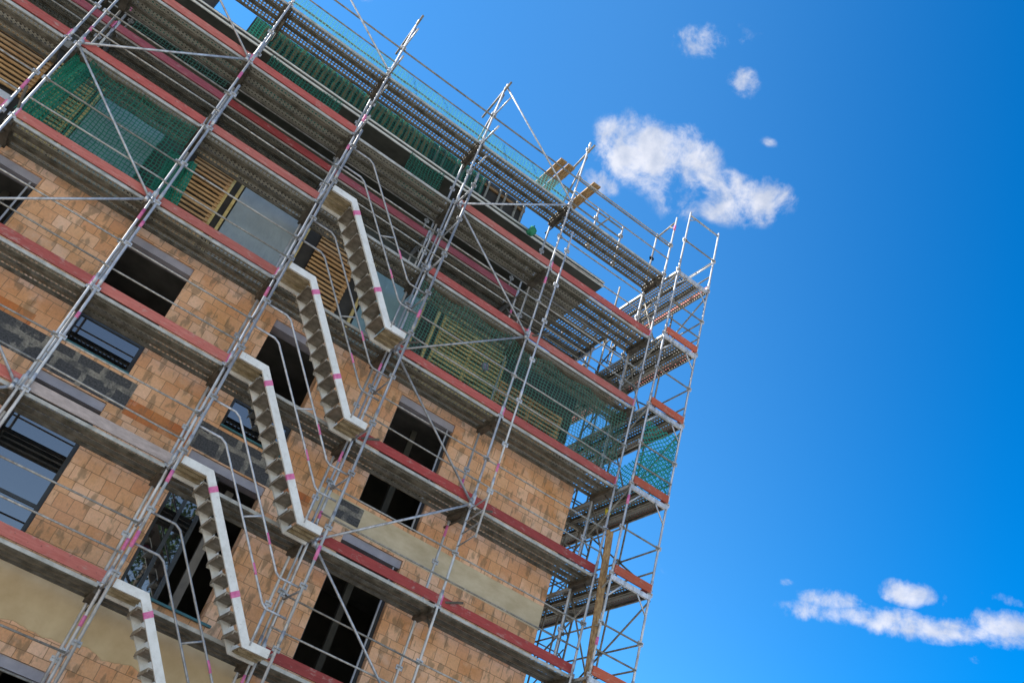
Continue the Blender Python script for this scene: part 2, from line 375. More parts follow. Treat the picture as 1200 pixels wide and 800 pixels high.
M['brick'] = brick_mat('clay_block', (0.68, 0.35, 0.19), (0.76, 0.44, 0.255), (0.86, 0.56, 0.39), bw=0.255, smear=0.55)
M['redbrick'] = brick_mat('red_clay_block', (0.50, 0.13, 0.045), (0.52, 0.17, 0.06), (0.50, 0.22, 0.10), smear=0.4)
M['concrete'] = simple('yellowish_concrete', (0.47, 0.385, 0.25), (0.60, 0.51, 0.36), 2.2, 0.85, 0, (1, 1, 2), 0.1)
M['plaster'] = simple('beige_plaster', (0.50, 0.36, 0.20), (0.66, 0.52, 0.32), 1.6, 0.9, 0, (1, 1, 1), 0.15, .3, .7)
M['band'] = band_mat('dark_blocks_in_mortar')
M['lintel'] = simple('grey_lilac_shutter_box', (0.27, 0.265, 0.31), (0.37, 0.36, 0.41), 3, 0.6)
M['dark'] = simple('unlit_interior_dark', (0.05, 0.048, 0.040), (0.08, 0.075, 0.06), 2, 0.9)  # darkness of the unlit rooms painted into the inner walls
M['slab'] = simple('concrete_slab', (0.16, 0.155, 0.145), (0.26, 0.25, 0.23), 2, 0.9)
M['membrane'] = simple('dark_roof_membrane', (0.060, 0.062, 0.052), (0.095, 0.098, 0.082), 2.5, 0.75)
M['timberwall'] = simple('black_wall_membrane', (0.020, 0.018, 0.016), (0.045, 0.04, 0.034), 3, 0.8)
M['batten'] = simple('brown_batten', (0.34, 0.18, 0.07), (0.56, 0.34, 0.15), 6, 0.75, 0, (1, 2, 8))
M['batten_y'] = simple('yellow_batten', (0.40, 0.28, 0.09), (0.60, 0.47, 0.20), 6, 0.75, 0, (1, 2, 8))
M['woodplank'] = simple('weathered_plank', (0.17, 0.09, 0.035), (0.42, 0.27, 0.12), 5, 0.8, 0, (6, 1, 2))
M['lath'] = simple('dark_brown_lath', (0.13, 0.07, 0.025), (0.30, 0.17, 0.07), 6, 0.8, 0, (1, 2, 8))
M['frame'] = simple('anthracite_frame', (0.022, 0.027, 0.032), (0.035, 0.042, 0.048), 4, 0.4)
M['frame_l'] = simple('grey_window_bar', (0.26, 0.28, 0.32), (0.34, 0.36, 0.40), 4, 0.45)
M['sill'] = simple('teal_sill', (0.025, 0.12, 0.15), (0.04, 0.17, 0.20), 4, 0.45)
M['glass'] = glass_mat('window_glass')
M['whitemetal'] = simple('white_gutter_metal', (0.60, 0.61, 0.58), (0.75, 0.76, 0.73), 6, 0.4, 0.2)
M['net'] = net_mat('green_debris_net', (0.05, 0.165, 0.12), cell=0.075, line=0.17, film=0.03)
M['net_dense'] = net_mat('dense_green_net', (0.012, 0.125, 0.085), cell=0.075, line=0.22, film=0.16)
M['net_fold'] = net_mat('bunched_green_net', (0.010, 0.17, 0.105), cell=0.05, line=0.5, film=0.5)
M['net_diamond'] = net_mat('diamond_green_net', (0.015, 0.20, 0.15), cell=0.095, line=0.26, film=0.05, turn=45)
M['net_cyan'] = net_mat('pale_turquoise_net', (0.07, 0.27, 0.27), cell=0.08, line=0.17, film=0.10)
M['sheet'] = sheet_mat('clear_plastic_sheet', (0.40, 0.47, 0.50), 0.72)
M['sheet_teal'] = sheet_mat('bluish_plastic_sheet', (0.27, 0.42, 0.45), 0.80)
M['sheet_white'] = simple('pale_board', (0.55, 0.56, 0.60), (0.66, 0.67, 0.70), 2, 0.7)
M['cable'] = simple('black_rubber', (0.012, 0.012, 0.012), (0.03, 0.03, 0.03), 5, 0.6)
M['green'] = simple('green_bag_fabric', (0.01, 0.16, 0.07), (0.02, 0.24, 0.12), 9, 0.7)


# ------------------------------------------------------------------ mesh builder
class MB:
    def __init__(s):
        s.v = []; s.f = []; s.mi = []; s.cur = 0; s.smooth = []; s.uv = None

    def quad(s, a, b, c, d, mi=None):
        n = len(s.v); s.v += [tuple(a), tuple(b), tuple(c), tuple(d)]
        s.f.append((n, n + 1, n + 2, n + 3)); s.mi.append(s.cur if mi is None else mi); s.smooth.append(False)

    def box(s, x0, x1, y0, y1, z0, z1, mi=None):
        s.obox(Vector(((x0 + x1) / 2, (y0 + y1) / 2, (z0 + z1) / 2)), Vector((abs(x1 - x0) / 2, 0, 0)), Vector((0, abs(y1 - y0) / 2, 0)), Vector((0, 0, abs(z1 - z0) / 2)), mi)

    def obox(s, c, a, b, d, mi=None):
        n = len(s.v)
        for sx in (-1, 1):
            for sy in (-1, 1):
                for sz in (-1, 1): s.v.append(tuple(c + a * sx + b * sy + d * sz))
        for q in ((0, 1, 3, 2), (4, 6, 7, 5), (0, 4, 5, 1), (2, 3, 7, 6), (0, 2, 6, 4), (1, 5, 7, 3)):
            s.f.append(tuple(n + i for i in q)); s.mi.append(s.cur if mi is None else mi); s.smooth.append(False)

    def bar(s, p, q, w, h, up=(0, 0, 1), mi=None):
        p = Vector(p); q = Vector(q); d = (q - p); l = d.length; d.normalize()
        side = d.cross(Vector(up))
        if side.length < 1e-5: side = d.cross(Vector((0, 1, 0)))
        side.normalize(); upv = side.cross(d)
        s.obox((p + q) / 2, d * (l / 2), side * (w / 2), upv * (h / 2), mi)

    def tube(s, pts, r=0.024, seg=8, mi=None, caps=True):
        pts = [Vector(p) for p in pts]
        rings = []
        for i, p in enumerate(pts):
            if i == 0: d = pts[1] - pts[0]
            elif i == len(pts) - 1: d = pts[-1] - pts[-2]
            else: d = (pts[i + 1] - p).normalized() + (p - pts[i - 1]).normalized()
            d.normalize()
            ref = Vector((0, 0, 1)) if abs(d.z) < 0.9 else Vector((1, 0, 0))
            a = d.cross(ref).normalized(); b = a.cross(d)
            n = len(s.v)
            for k in range(seg):
                t = 2 * math.pi * k / seg
                s.v.append(tuple(p + a * (r * math.cos(t)) + b * (r * math.sin(t))))
            rings.append(n)
        mm = s.cur if mi is None else mi
        for i in range(len(rings) - 1):
            for k in range(seg):
                k2 = (k + 1) % seg
                s.f.append((rings[i] + k, rings[i] + k2, rings[i + 1] + k2, rings[i + 1] + k)); s.mi.append(mm); s.smooth.append(True)
        if caps:
            s.f.append(tuple(rings[0] + k for k in range(seg))[::-1]); s.mi.append(mm); s.smooth.append(False)
            s.f.append(tuple(rings[-1] + k for k in range(seg))); s.mi.append(mm); s.smooth.append(False)

    def build(s, name, mats, parent=None):
        me = bpy.data.meshes.new(name)
        me.from_pydata(s.v, [], s.f)
        if not isinstance(mats, (list, tuple)): mats = [mats]
        for m_ in mats: me.materials.append(m_)
        me.polygons.foreach_set('material_index', s.mi)
        me.polygons.foreach_set('use_smooth', s.smooth)
        me.update()
        import bmesh
        bm = bmesh.new(); bm.from_mesh(me); bmesh.ops.recalc_face_normals(bm, faces=bm.faces); bm.to_mesh(me); bm.free()
        o = bpy.data.objects.new(name, me); col.objects.link(o)
        if parent: o.parent = parent
        return o


def tag(o, label, cat, group=None, kind=None):
    if label: o['label'] = label
    if cat: o['category'] = cat
    if group: o['group'] = group
    if kind: o['kind'] = kind
    return o


def thing(name, label, cat, group=None):
    o = bpy.data.objects.new(name, None); col.objects.link(o)
    o.empty_display_size = 0.2
    return tag(o, label, cat, group)


def ebox(name, mats, parent, *a):
    b = MB(); b.box(*a); return b.build(name, mats, parent)


# ------------------------------------------------------------------ ground
g = MB(); g.quad((-1500, -1500, GROUND_Z), (1500, -1500, GROUND_Z), (1500, 1500, GROUND_Z), (-1500, 1500, GROUND_Z))
M['ground'] = simple('pale_gravel', (0.34, 0.31, 0.26), (0.46, 0.43, 0.37), 0.8, 0.95, bstr=0.2)
tag(g.build('ground', M['ground']), None, None, kind='structure')

# ------------------------------------------------------------------ building
bld = thing('apartment_building', 'unfinished apartment building of bare orange clay blocks with a dark flat roof', 'building')
XL, XR, ZT = -13.0, 7.65, 6.15
OPEN = []   # x0, x1, z0, z1
S2 = [(-8.6, -7.3), (-5.42, -4.12), (-2.42, -1.21), (0.50, 1.69), (3.33, 4.62)]
S1 = [(-8.6, -7.3), (-5.42, -4.12), (-2.50, -1.25), (0.29, 1.70), (3.31, 4.55)]
S0 = [(-8.6, -7.3), (-5.42, -4.12), (-1.50, 0.07), (3.31, 4.55)]
for w in S2: OPEN.append((*w, 3.46, 5.92))
for w in S1: OPEN.append((*w, 0.40, 2.86))
for w in S0: OPEN.append((*w, -2.80, -1.13))


def wall_grid(b, xs0, xs1, zs0, zs1, y0, y1, opens):
    X = sorted({xs0, xs1, *[o[0] for o in opens], *[o[1] for o in opens]})
    Z = sorted({zs0, zs1, *[o[2] for o in opens], *[o[3] for o in opens]})

    def void(i, j):
        if i < 0 or j < 0 or i >= len(X) - 1 or j >= len(Z) - 1: return True
        cx, cz = (X[i] + X[i + 1]) / 2, (Z[j] + Z[j + 1]) / 2
        return any(o[0] < cx < o[1] and o[2] < cz < o[3] for o in opens)
    for i in range(len(X) - 1):
        for j in range(len(Z) - 1):
            if void(i, j): continue
            a, c, e, f = X[i], X[i + 1], Z[j], Z[j + 1]
            b.quad((a, y0, e), (c, y0, e), (c, y0, f), (a, y0, f))
            b.quad((a, y1, e), (a, y1, f), (c, y1, f), (c, y1, e))
            if void(i - 1, j): b.quad((a, y0, e), (a, y0, f), (a, y1, f), (a, y1, e))
            if void(i + 1, j): b.quad((c, y0, e), (c, y1, e), (c, y1, f), (c, y0, f))
            if void(i, j - 1): b.quad((a, y0, e), (a, y1, e), (c, y1, e), (c, y0, e))
            if void(i, j + 1): b.quad((a, y0, f), (c, y0, f), (c, y1, f), (a, y1, f))


b = MB(); wall_grid(b, XL, XR, GROUND_Z, ZT, 0.0, 0.36, OPEN); b.build('brick_wall', M['brick'], bld)
for a in ((XR - .36, XR - .002, .362, 9), (XL, XL + .36, .362, 9), (XL, XR, 9.002, 9.3)): ebox('side_wall', M['brick'], bld, *a, GROUND_Z, ZT)
b = MB()
for a in [(XL + .4, XR - .4, .363, 8.99, z, z + .2) for z in (-3.15, -0.05, 3.12)] + [(XL, XR, 0.11, 9.3, ZT + .002, ZT + .16), (XL, XR, -0.005, 9.3, 8.62, 8.80)]:
    ebox('floor_slab', M['slab'], bld, *a)
b = MB()
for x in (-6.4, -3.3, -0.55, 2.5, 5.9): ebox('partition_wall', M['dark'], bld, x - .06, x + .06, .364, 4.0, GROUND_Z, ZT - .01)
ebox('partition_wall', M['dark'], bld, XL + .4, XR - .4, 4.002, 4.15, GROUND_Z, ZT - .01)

# bands of concrete, blocks, plaster
ebox('concrete_band', M['concrete'], bld, 2.55, XR - .004, -0.006, 0.0, 2.90, 3.385)
for (x0, x1) in ((-5.5, -4.05), (-3.45, -0.99), (0.2, 1.78)): ebox('insulated_band', M['band'], bld, x0, x1, -0.007, 0.0, 2.885, 3.40)
ebox('insulated_band', M['band'], bld, 3.0, 3.5, -0.011, -0.0065, 3.0, 3.36)
ebox('red_block_course', M['redbrick'], bld, -0.985, 0.19, -0.004, 0.0, 2.83, 3.12)
ebox('red_block_course', M['redbrick'], bld, -3.9, -2.9, -0.004, 0.0, 3.405, 3.62)
ebox('red_block_course', M['redbrick'], bld, 1.8, 2.5, -0.004, 0.0, 2.9, 3.1)
# plaster coat with a ragged lower edge
b = MB(); xs = [XL + i * 0.06 for i in range(int((2.75 - XL) / 0.06))]
rag = []
hgt = -0.72
for i, x in enumerate(xs):
    hgt += random.uniform(-0.02, 0.02) + (-0.7 - hgt) * 0.12
    rag.append(hgt + 0.05 * math.sin(x * 2.1) + 0.03 * math.sin(x * 7))
for i in range(len(xs) - 1):
    x0, x1 = xs[i], xs[i + 1]
    b.quad((x0, -0.012, rag[i]), (x1, -0.012, rag[i + 1]), (x1, -0.012, 0.26), (x0, -0.012, 0.26))
    b.quad((x0, -0.012, rag[i]), (x0, -0.001, rag[i] - .01), (x1, -0.001, rag[i + 1] - .01), (x1, -0.012, rag[i + 1]))
b.build('plaster_coat', M['plaster'], bld)


# windows
def window(x0, x1, z0, z1, kind):
    """kind: open / glass / tilt / low (only the lower part is glazed so far)"""
    f = MB(); t = 0.07; y0, y1 = 0.17, 0.25
    zt = z1 - .16
    if kind == 'low': zt = z0 + .72
    if kind == 'tilt': xr = x0 + .66
    else: xr = x1 - .004
    if kind != 'open':
        f.box(x0 + .004, x0 + t, y0, y1, z0 + .004, zt); f.box(xr - t, xr, y0, y1, z0 + .004, zt)
        f.box(x0 + t, xr - t, y0, y1, z0 + .004, z0 + t); f.box(x0 + t, xr - t, y0, y1, zt - t, zt)
        if kind == 'glass':
            zm = z0 + (z1 - z0) * 0.22; f.box(x0 + t, xr - t, y0 + .003, y1 - .003, zm - .025, zm + .025)
        if kind == 'tilt': f.box(x0 + .30, x0 + .36, y0 + .003, y1 - .003, z0 + t, zt - t)
    else:
        f.box(x1 - .055, x1 - .004, y0 - .04, y1, z0 + .004, zt)
        f.box(x0 + .004, x0 + .05, y0 - .04, y1, z0 + .004, zt); f.box(x0 + .05, x1 - .055, y0 - .04, y1, z0 + .004, z0 + .06)
    w = f.build('window', M['frame'], bld)
    l = MB(); l.box(x0 + .005, x1 - .005, 0.035, 0.30, z1 - .155, z1 - .004); l.build('shutter_box', M['lintel'], w)
    if kind == 'open':
        d = MB(); d.box(x1 - .13, x1 - .10, .05, .08, z0 + .01, zt); d.build('guide_rail', M['frame_l'], w)
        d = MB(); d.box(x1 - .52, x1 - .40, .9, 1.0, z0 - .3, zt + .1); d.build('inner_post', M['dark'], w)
    else:
        p = MB(); p.box(x0 + t, xr - t, y0 + .03, y0 + .05, z0 + t, zt - t); p.build('pane', M['glass'], w)
    if kind == 'tilt':
        d = MB(); d.box(x1 - .5, x1 - .36, .5, .6, z0 - .1, zt); d.build('inner_post', M['slab'], w)
    if kind in ('tilt', 'low'):
        s_ = MB(); s_.box(x0 + .004, x1 - .004, -.06, 0.16, z0 + .004, z0 + .03) if kind == 'low' else s_.box(x0 + .28, x1 + .16, -.07, -.002, z0 - .05, z0 - .012)
        s_.build('sill', M['sill'], w)
    return w


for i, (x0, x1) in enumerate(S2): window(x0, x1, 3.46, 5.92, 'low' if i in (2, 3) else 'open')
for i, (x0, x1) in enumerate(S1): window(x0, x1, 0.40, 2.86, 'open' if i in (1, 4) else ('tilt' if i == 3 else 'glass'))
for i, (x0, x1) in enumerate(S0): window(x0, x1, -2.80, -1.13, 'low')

# timber storey behind the fourth lift
b = MB(); b.box(XL, 7.2, .12, .34, ZT + .17, 8.615); b.build('timber_frame_wall', M['timberwall'], bld)


def batten_panel(x0, x1, z0, z1, key):
    b = MB()
    for x in (x0, (x0 + x1) / 2 if x1 - x0 > 1.5 else x0, x1): b.box(x - .035, x + .035, .060, .118, z0, z1)
    z = z0 + .03
    while z < z1:
        dz = random.uniform(-.006, .006)
        b.box(x0 - .04, x1 + .04, .028, .058, z + dz, z + .048 + dz)
        z += .098
    b.build('batten_panel', M[key], bld)


batten_panel(-7.9, -5.25, 7.15, 8.3, 'batten')
batten_panel(-5.1, -4.42, 6.35, 8.3, 'batten_y')
batten_panel(-2.24, -1.52, 6.35, 8.3, 'batten')
batten_panel(0.56, 1.38, 6.35, 8.3, 'batten')
batten_panel(3.60, 5.2, 6.35, 8.3, 'batten_y')
batten_panel(5.3, 6.9, 6.35, 7.5, 'batten')
for x in (-4.28, -1.28, -1.46, 0.22, 1.75, 3.05, 3.42): ebox('wall_post', M['batten_y'], bld, x - .03, x + .03, .05, .118, 6.33, 8.4)
ebox('pale_wall_board', M['sheet_white'], bld, -9, -5.33, .06, .10, 6.33, 7.08)
# set-back top storey and roof
b = MB(); b.box(XL, 6.3, 1.7, 1.95, 8.802, 11.45); b.build('top_storey_wall', M['membrane'], bld); ebox('top_storey_wall', M['membrane'], bld, 6.05, 6.3, 1.952, 8.8, 8.802, 11.45)
b = MB(); b.box(XL, 7.0, 0.02, 9.0, 11.47, 11.66); rf = b.build('roof', M['membrane'], bld)
b = MB(); b.tube([(XL, -.01, 11.47), (7.0, -.01, 11.47)], .028, mi=0); b.build('gutter', M['whitemetal'], rf); b = MB(); b.tube([(XL, -.02, 11.58), (7.0, -.02, 11.58)], .022); b.build('edge_trim', M['whitemetal'], rf)

# ------------------------------------------------------------------ main scaffold
sc = thing('facade_scaffold', 'tall steel facade scaffold with red toe boards standing in front of the clay block wall', 'scaffold')
SX = [-7.6, -5.07, -4.89, -2.43, 0.0, 2.5, 5.04, 7.98]
BAYS = [(-7.6, -5.07), (-4.89, -2.43), (-2.43, 0.0), (0.0, 2.5), (2.5, 5.04), (5.04, 7.98)]
YO, YI = -1.0, -0.27
LV = range(-2, 7)


def standard(x, y, z0, z1, parent, marks=True, r=0.025, mat='galv'):
    b = MB(); b.tube([(x, y, z0), (x, y, z1)], r)
    z = math.ceil(z0)
    while z < z1 - .1:
        b.tube([(x, y, z + .02), (x, y, z + .032)], 0.055, 8)                       # rosette
        if z % 2 == 0: b.tube([(x, y, z + .10), (x, y, z + .30)], r + .006, 8)      # spigot joint
        for dx, dy in ((.04, 0), (-.04, 0), (0, .04)): b.box(x + dx - .022, x + dx + .022, y + dy - .013, y + dy + .013, z - .02, z + .06)
        if marks and z < z1 - .9 and random.random() < .14:
            q = z + random.uniform(.35, .6); b.tube([(x, y, q), (x, y, q + random.uniform(.1, .26))], r + .004, 8, mi=1)
        z += 1
    if z0 < GROUND_Z + .1: b.box(x - .08, x + .08, y - .08, y + .08, z0 - .046, z0 + .004)
    return b.build('standard', [M[mat], M['pink']], parent)


TOP = {-7.6: 14, -5.07: 13.6, -4.89: 14, -2.43: 14.05, 0.0: 14.1, 2.5: 14.05, 5.04: 14.2, 7.98: 14.0}
for x in SX:
    standard(x, YO, GROUND_Z + .05, TOP[x], sc)
    if x != -5.07: standard(x, YI, GROUND_Z + .05, 13.9 if x == 7.98 else 12.0, sc, marks=x > 3)
standard(-2.33, -1.05, -2, 9.3, sc)
for x in (0.0, 2.5): standard(x, -1.75, GROUND_Z + .05, 10.4 if x else 9.5, sc)
standard(2.40, -1.10, GROUND_Z + .05, 10.0, sc, r=.02)
standard(4.97, -1.75, 3.1, 10.6, sc, r=.02)

def deck(x0, x1, z, parent, y0=YO, y1=YI, n=3, along='x', mat='perf'):
    """planks of perforated steel with folded lips, hung between two transoms"""
    b = MB(); w = (y1 - y0 + .04) / n
    for i in range(n):
        a = y0 - .02 + i * w + .008; c = a + w - .016
        def q(u0, u1, v0, v1, h0, h1, mi):
            if along == 'x': b.box(u0, u1, v0, v1, h0, h1, mi)
            else: b.box(v0, v1, u0, u1, h0, h1, mi)
        # perforated sheet
        if along == 'x': b.quad((x0 + .06, a + .02, z), (x1 - .06, a + .02, z), (x1 - .06, c - .02, z), (x0 + .06, c - .02, z), 0)
        else: b.quad((a + .02, x0 + .06, z), (c - .02, x0 + .06, z), (c - .02, x1 - .06, z), (a + .02, x1 - .06, z), 0)
        out0 = 2 if i == 0 else 1
        q(x0 + .06, x1 - .06, a, a + .02, z - (.052 if i == 0 else .065), z + .004, out0)
        q(x0 + .06, x1 - .06, c - .02, c, z - .065, z + .004, 1)
        q(x0 + .06, x1 - .06, a + .02, a + .036, z - .065, z - .058, 1); q(x0 + .06, x1 - .06, c - .036, c - .02, z - .065, z - .058, 1)
        for e0, e1 in ((x0 + .05, x0 + .09), (x1 - .09, x1 - .05)): q(e0, e1, a + .002, c - .002, z - .055, z - .004, 1)
    return b.build('deck', [M[mat], M['lip'], M['edge']], parent)


def toe(x0, x1, z, mat, parent, y=YO - .02, th=.032, h=.165):
    b = MB(); b.box(x0 + .03, x1 - .03, y, y + th, z + .035, z + .035 + h)
    o = b.build('toe_board', M[mat], parent)
    for e in (x0 + .03, x1 - .03):
        c = MB(); c.box(e - .012, e + .012, y - .004, y + th + .004, z + .03, z + .06 + h); c.build('end_fitting', M['pink'] if random.random() < .25 else M['galv'], o)
    return o


def toemat(bi, k):
    if bi == 2 and k == 1: return 'toe_grey'
    if k >= 4: return random.choice(['toe', 'toe_pale', 'toe'])
    if k == 3: return 'toe_pale' if bi < 4 else 'toe'
    if bi <= 2: return random.choice(['toe_pale', 'toe'])
    return random.choice(['toe_deep', 'toe_deep', 'toe'])


for k in LV:
    z = 2.0 * k
    for bi, (x0, x1) in enumerate(BAYS):
        deck(x0, x1, z, sc)
        if bi != 3 and k < 6:
            toe(x0, x1, z, toemat(bi, k), sc)
        if (bi != 3 or k == 4) and (k < 5 or bi == 5):
            if k >= -1:
                for h in (.5, 1.0):
                    b = MB(); b.tube([(x0, YO - .03, z + h + random.uniform(-.02, .02)), (x1, YO - .03, z + h + random.uniform(-.02, .02))], .0165); b.build('guard_rail', M['rail'], sc)
    for x in SX:
        if x == -5.07: continue
        b = MB(); b.box(x - .065, x + .065, YO + .03, YI + .02, z - .13, z - .012)
        b.tube([(x, YO, z - .42), (x, YO + .32, z - .09)], .016)
        # hanger to the wall
        if k % 2 == 0: b.tube([(x + .06, YO + .3, z - .16), (x + .06, -.002, z - .16)], .022)
        b.build('transom', M['beam'], sc)
    for x in (0.0, 2.5):
        for h, r in ((-.05, .022), (.95, .018)):
            b = MB(); b.tube([(x, YO, z + h), (x, -1.75, z + h)], r); b.build('tower_tie', M['galv'], sc)


deck(5.04, 7.4, 10.0, sc, -.20, .38, 2)
deck(6.1, 7.98, 8.86, sc, -.20, 1.0, 4)
for z_ in (9.45, 10.55, 11.1): b = MB(); b.tube([(5.04, .36, z_), (7.6, .36, z_)], .018); b.build('guard_rail', M['galv_dark'], sc)


def brace(p, q):
    b = MB(); b.tube([p, q], .022)
    for e in (p, q): b.tube([Vector(e) + Vector((0, -.02, -.05)), Vector(e) + Vector((0, -.02, .06))], .034)
    b.build('brace', M['galv'], sc)


YB = YO - .075
for k in range(-2, 6):
    zl, zh = 2 * k + .02, 2 * k + 1.95
    if k % 2: brace((2.58, YB, zl), (4.97, YB, zh))
    else: brace((4.97, YB, zl), (2.58, YB, zh))
    if k % 2 == 0: brace((-4.84, YB, zl), (-2.5, YB, zh))
    else: brace((-2.5, YB, zl), (-4.84, YB, zh))
brace((-.05, YB, 12.05), (-2.4, YB, 13.9))
brace((2.5, YB, 14.0), (5.0, YB, 12.1))
# head tubes and rails on the top lift
def part_tubes(name, mat, parent, *tubes):
    for pts, r in tubes:
        b = MB(); b.tube(pts, r); b.build(name, M[mat], parent)


part_tubes('guard_rail', 'galv_dark', sc, ([(-7.6, YO, 12.95), (8.0, YO, 12.95)], .02), ([(-7.6, YO, 12.48), (5.04, YO, 12.48)], .016), ([(-7.6, YI, 12.95), (6.95, YI, 12.95)], .022))
for x in (0.0, 2.5, 5.04): part_tubes('head_tube', 'galv_dark', sc, ([(x, -1.28, 13.98), (x, YI + .15, 13.7)], .026), ([(x + .03, -1.0, 13.8), (x + .03, YI, 12.05)], .022))
for x in (6.15, 6.95, 7.98): standard(x, YI, 11.95, 13.35, sc, marks=False)
part_tubes('head_tube', 'galv_dark', sc, ([(5.04, YI, 13.25), (6.95, YI, 13.25)], .022), ([(6.15, YI, 12.6), (6.15, YO + .05, 12.55)], .022),
           ([(7.98, YO, 13.85), (7.98, YI, 13.75)], .024), ([(7.98, YO, 13.6), (7.98, YO + .25, 13.84)], .016))
# stubs of anchor tubes sticking out at some joints, and a short ladder beam
for (x, z, dx, dy, dz) in ((-4.89, 6.15, -.05, -.35, .28), (-5.07, 9.6, .0, -.3, .3), (2.5, 4.05, .38, -.22, .05), (2.5, 6.2, .36, -.25, .1), (5.04, 8.1, .36, -.25, .12), (5.04, 2.1, .34, -.22, .08), (5.04, 3.95, .36, -.2, .04), (-2.43, 8.05, .0, -.25, .1)):
    part_tubes('stub_tube', 'beam', sc, ([(x - dx * .6, YO + .3, z - dz * .6), (x + dx, YO + dy, z + dz)], .024))
for z in (3.15, 3.4, 3.65, 3.9): part_tubes('ladder_rung', 'galv', sc, ([(5.04, YO, z), (4.97, -1.75, z)], .014))

# ------------------------------------------------------------------ return scaffold round the corner
rs = thing('return_scaffold', 'narrow scaffold tower round the right corner of the building, open to the blue sky', 'scaffold')
RX0, RX1, RY = 8.09, 9.05, [-1.4, 1.1, 3.6]
for y in RY:
    for x in (RX0, RX1): standard(x, y, GROUND_Z + .05, 14.0 if y < 0 else 12.9, rs, marks=y < 0, mat='galv' if y < 0 else 'galv_dark')
for k in LV:
    z = 2.0 * k
    for j in range(2):
        if k == 6 and j == 1: continue
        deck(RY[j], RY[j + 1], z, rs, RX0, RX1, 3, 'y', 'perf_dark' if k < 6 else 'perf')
        part_tubes('guard_rail', 'galv_dark', rs, *[([(RX1, RY[j], z + h), (RX1, RY[j + 1], z + h)], .019) for h in (.5, 1.0)])
        t_ = MB(); t_.box(RX1 - .01, RX1 + .02, RY[j] + .05, RY[j + 1] - .05, z + .035, z + .19); t_.build('toe_board', M['toe_deep'], rs)
    for y in RY:
        b = MB(); b.box(RX0 - .02, RX1 + .02, y - .028, y + .028, z - .10, z - .012)
        b.tube([(RX1, y, z - .45), (RX1 - .3, y, z - .09)], .016); b.tube([(RX0, y, z - .45), (RX0 + .3, y, z - .09)], .016)
        b.build('transom', M['galv'] if y < 0 else M['galv_dark'], rs)
    if k < 6:
        t_ = MB(); t_.box(RX0 + .02, RX1 - .02, -1.45, -1.415, z + .03, z + .20); t_.build('toe_board', M['toe_orange'], rs)
    part_tubes('guard_rail', 'galv_dark', rs, *[([(RX0, -1.42, z + h), (RX1, -1.42, z + h)], .019) for h in ((.5, 1.0) if k % 2 else (1.0,))])
    if k < 6:
        part_tubes('brace', 'galv_dark', rs, ([(RX1 + .03, RY[1], z + .1), (RX1 + .03, RY[0], z + 1.9)] if k % 2 else [(RX1 + .03, RY[0], z + .1), (RX1 + .03, RY[1], z + 1.9)], .02), ([(RX0, RY[2], z + .1), (RX1, RY[2], z + 1.9)], .02))
        # looped end guard frame
        y = RY[1] + .02; b = MB()
        b.tube([(RX0 + .2, y, z + 1.15), (RX1 - .12, y, z + 1.15), (RX1 - .03, y, z + 1.08), (RX1 - .03, y, z + .62), (RX1 - .12, y, z + .55), (RX0 + .2, y, z + .55)], .016)
        b.tube([(RX0 + .2, y, z + .45), (RX0 + .2, y, z + 1.25)], .016)
        b.build('end_guard_frame', M['galv_dark'], rs)
for (x, y, zt) in ((8.09, -.15, 11.9), (8.40, 1.14, 11.7), (8.72, 1.14, 11.7), (9.05, -.15, 11.9), (8.40, 3.56, 9.6)): standard(x, y, GROUND_Z + .05, zt, rs, marks=False, r=.021, mat='galv_dark')
for k in range(0, 6):
    z = 2.0 * k
    part_tubes('brace', 'galv_dark', rs, ([(8.40, 1.17, z + .1), (9.05, 1.17, z + 1.3)], .016), ([(RX0 + .02, -.13, z + 1.85), (RX1, -.13, z + .15)], .018), ([(RX0 - .03, RY[0], z + 1.85), (RX0 - .03, RY[1], z + .15)], .018))
    part_tubes('guard_rail', 'galv_dark', rs, ([(RX0, 1.12, z + .95), (RX1 + .12, 1.12, z + .95)], .017), ([(RX0, 1.12, z + .48), (RX1 + .12, 1.12, z + .48)], .017), ([(RX0, 1.12, z + 1.45), (RX1, 1.12, z + 1.45)], .017), ([(RX0, RY[0], z + .98), (RX0, RY[2], z + .98)], .017))
part_tubes('head_tube', 'galv', rs, ([(RX0, -1.4, 13.9), (RX1, -1.4, 13.9)], .024), ([(RX0, -1.4, 13.72), (RX0 + .2, -1.4, 13.88)], .014), ([(RX1, -1.4, 12.95), (RX1, -.1, 12.95)], .02))

# ------------------------------------------------------------------ second scaffold row on the terrace
ts = thing('terrace_scaffold', 'low inner scaffold row with purplish red toe boards on the terrace under the roof', 'scaffold')
TX = [-7.6, -4.93, -2.45, 0.1, 2.6, 5.1, 7.4]
for x in TX:
    for y in (.42, 1.1): standard(x, y, 8.81, 11.35, ts, marks=y < 1)
for i in range(6):
    deck(TX[i], TX[i + 1], 10.0, ts, .42, 1.1, 3)
    if i < 5: toe(TX[i], TX[i + 1], 9.95, 'toe_deep' if i == 2 else 'toe_purple', ts, y=.37)
    part_tubes('guard_rail', 'rail', ts, *[([(TX[i], .39, h), (TX[i + 1], .39, h)], .018) for h in (10.5, 9.3)])
for x in TX:
    b = MB(); b.box(x - .028, x + .028, .40, 1.12, 9.90, 9.985); b.tube([(x, .42, 9.5), (x, .8, 9.9)], .016); b.build('transom', M['galv'], ts)

# ------------------------------------------------------------------ stair flights
ORD = ['the topmost', 'second from the top', 'third from the top', 'fourth from the top', 'the lowest']


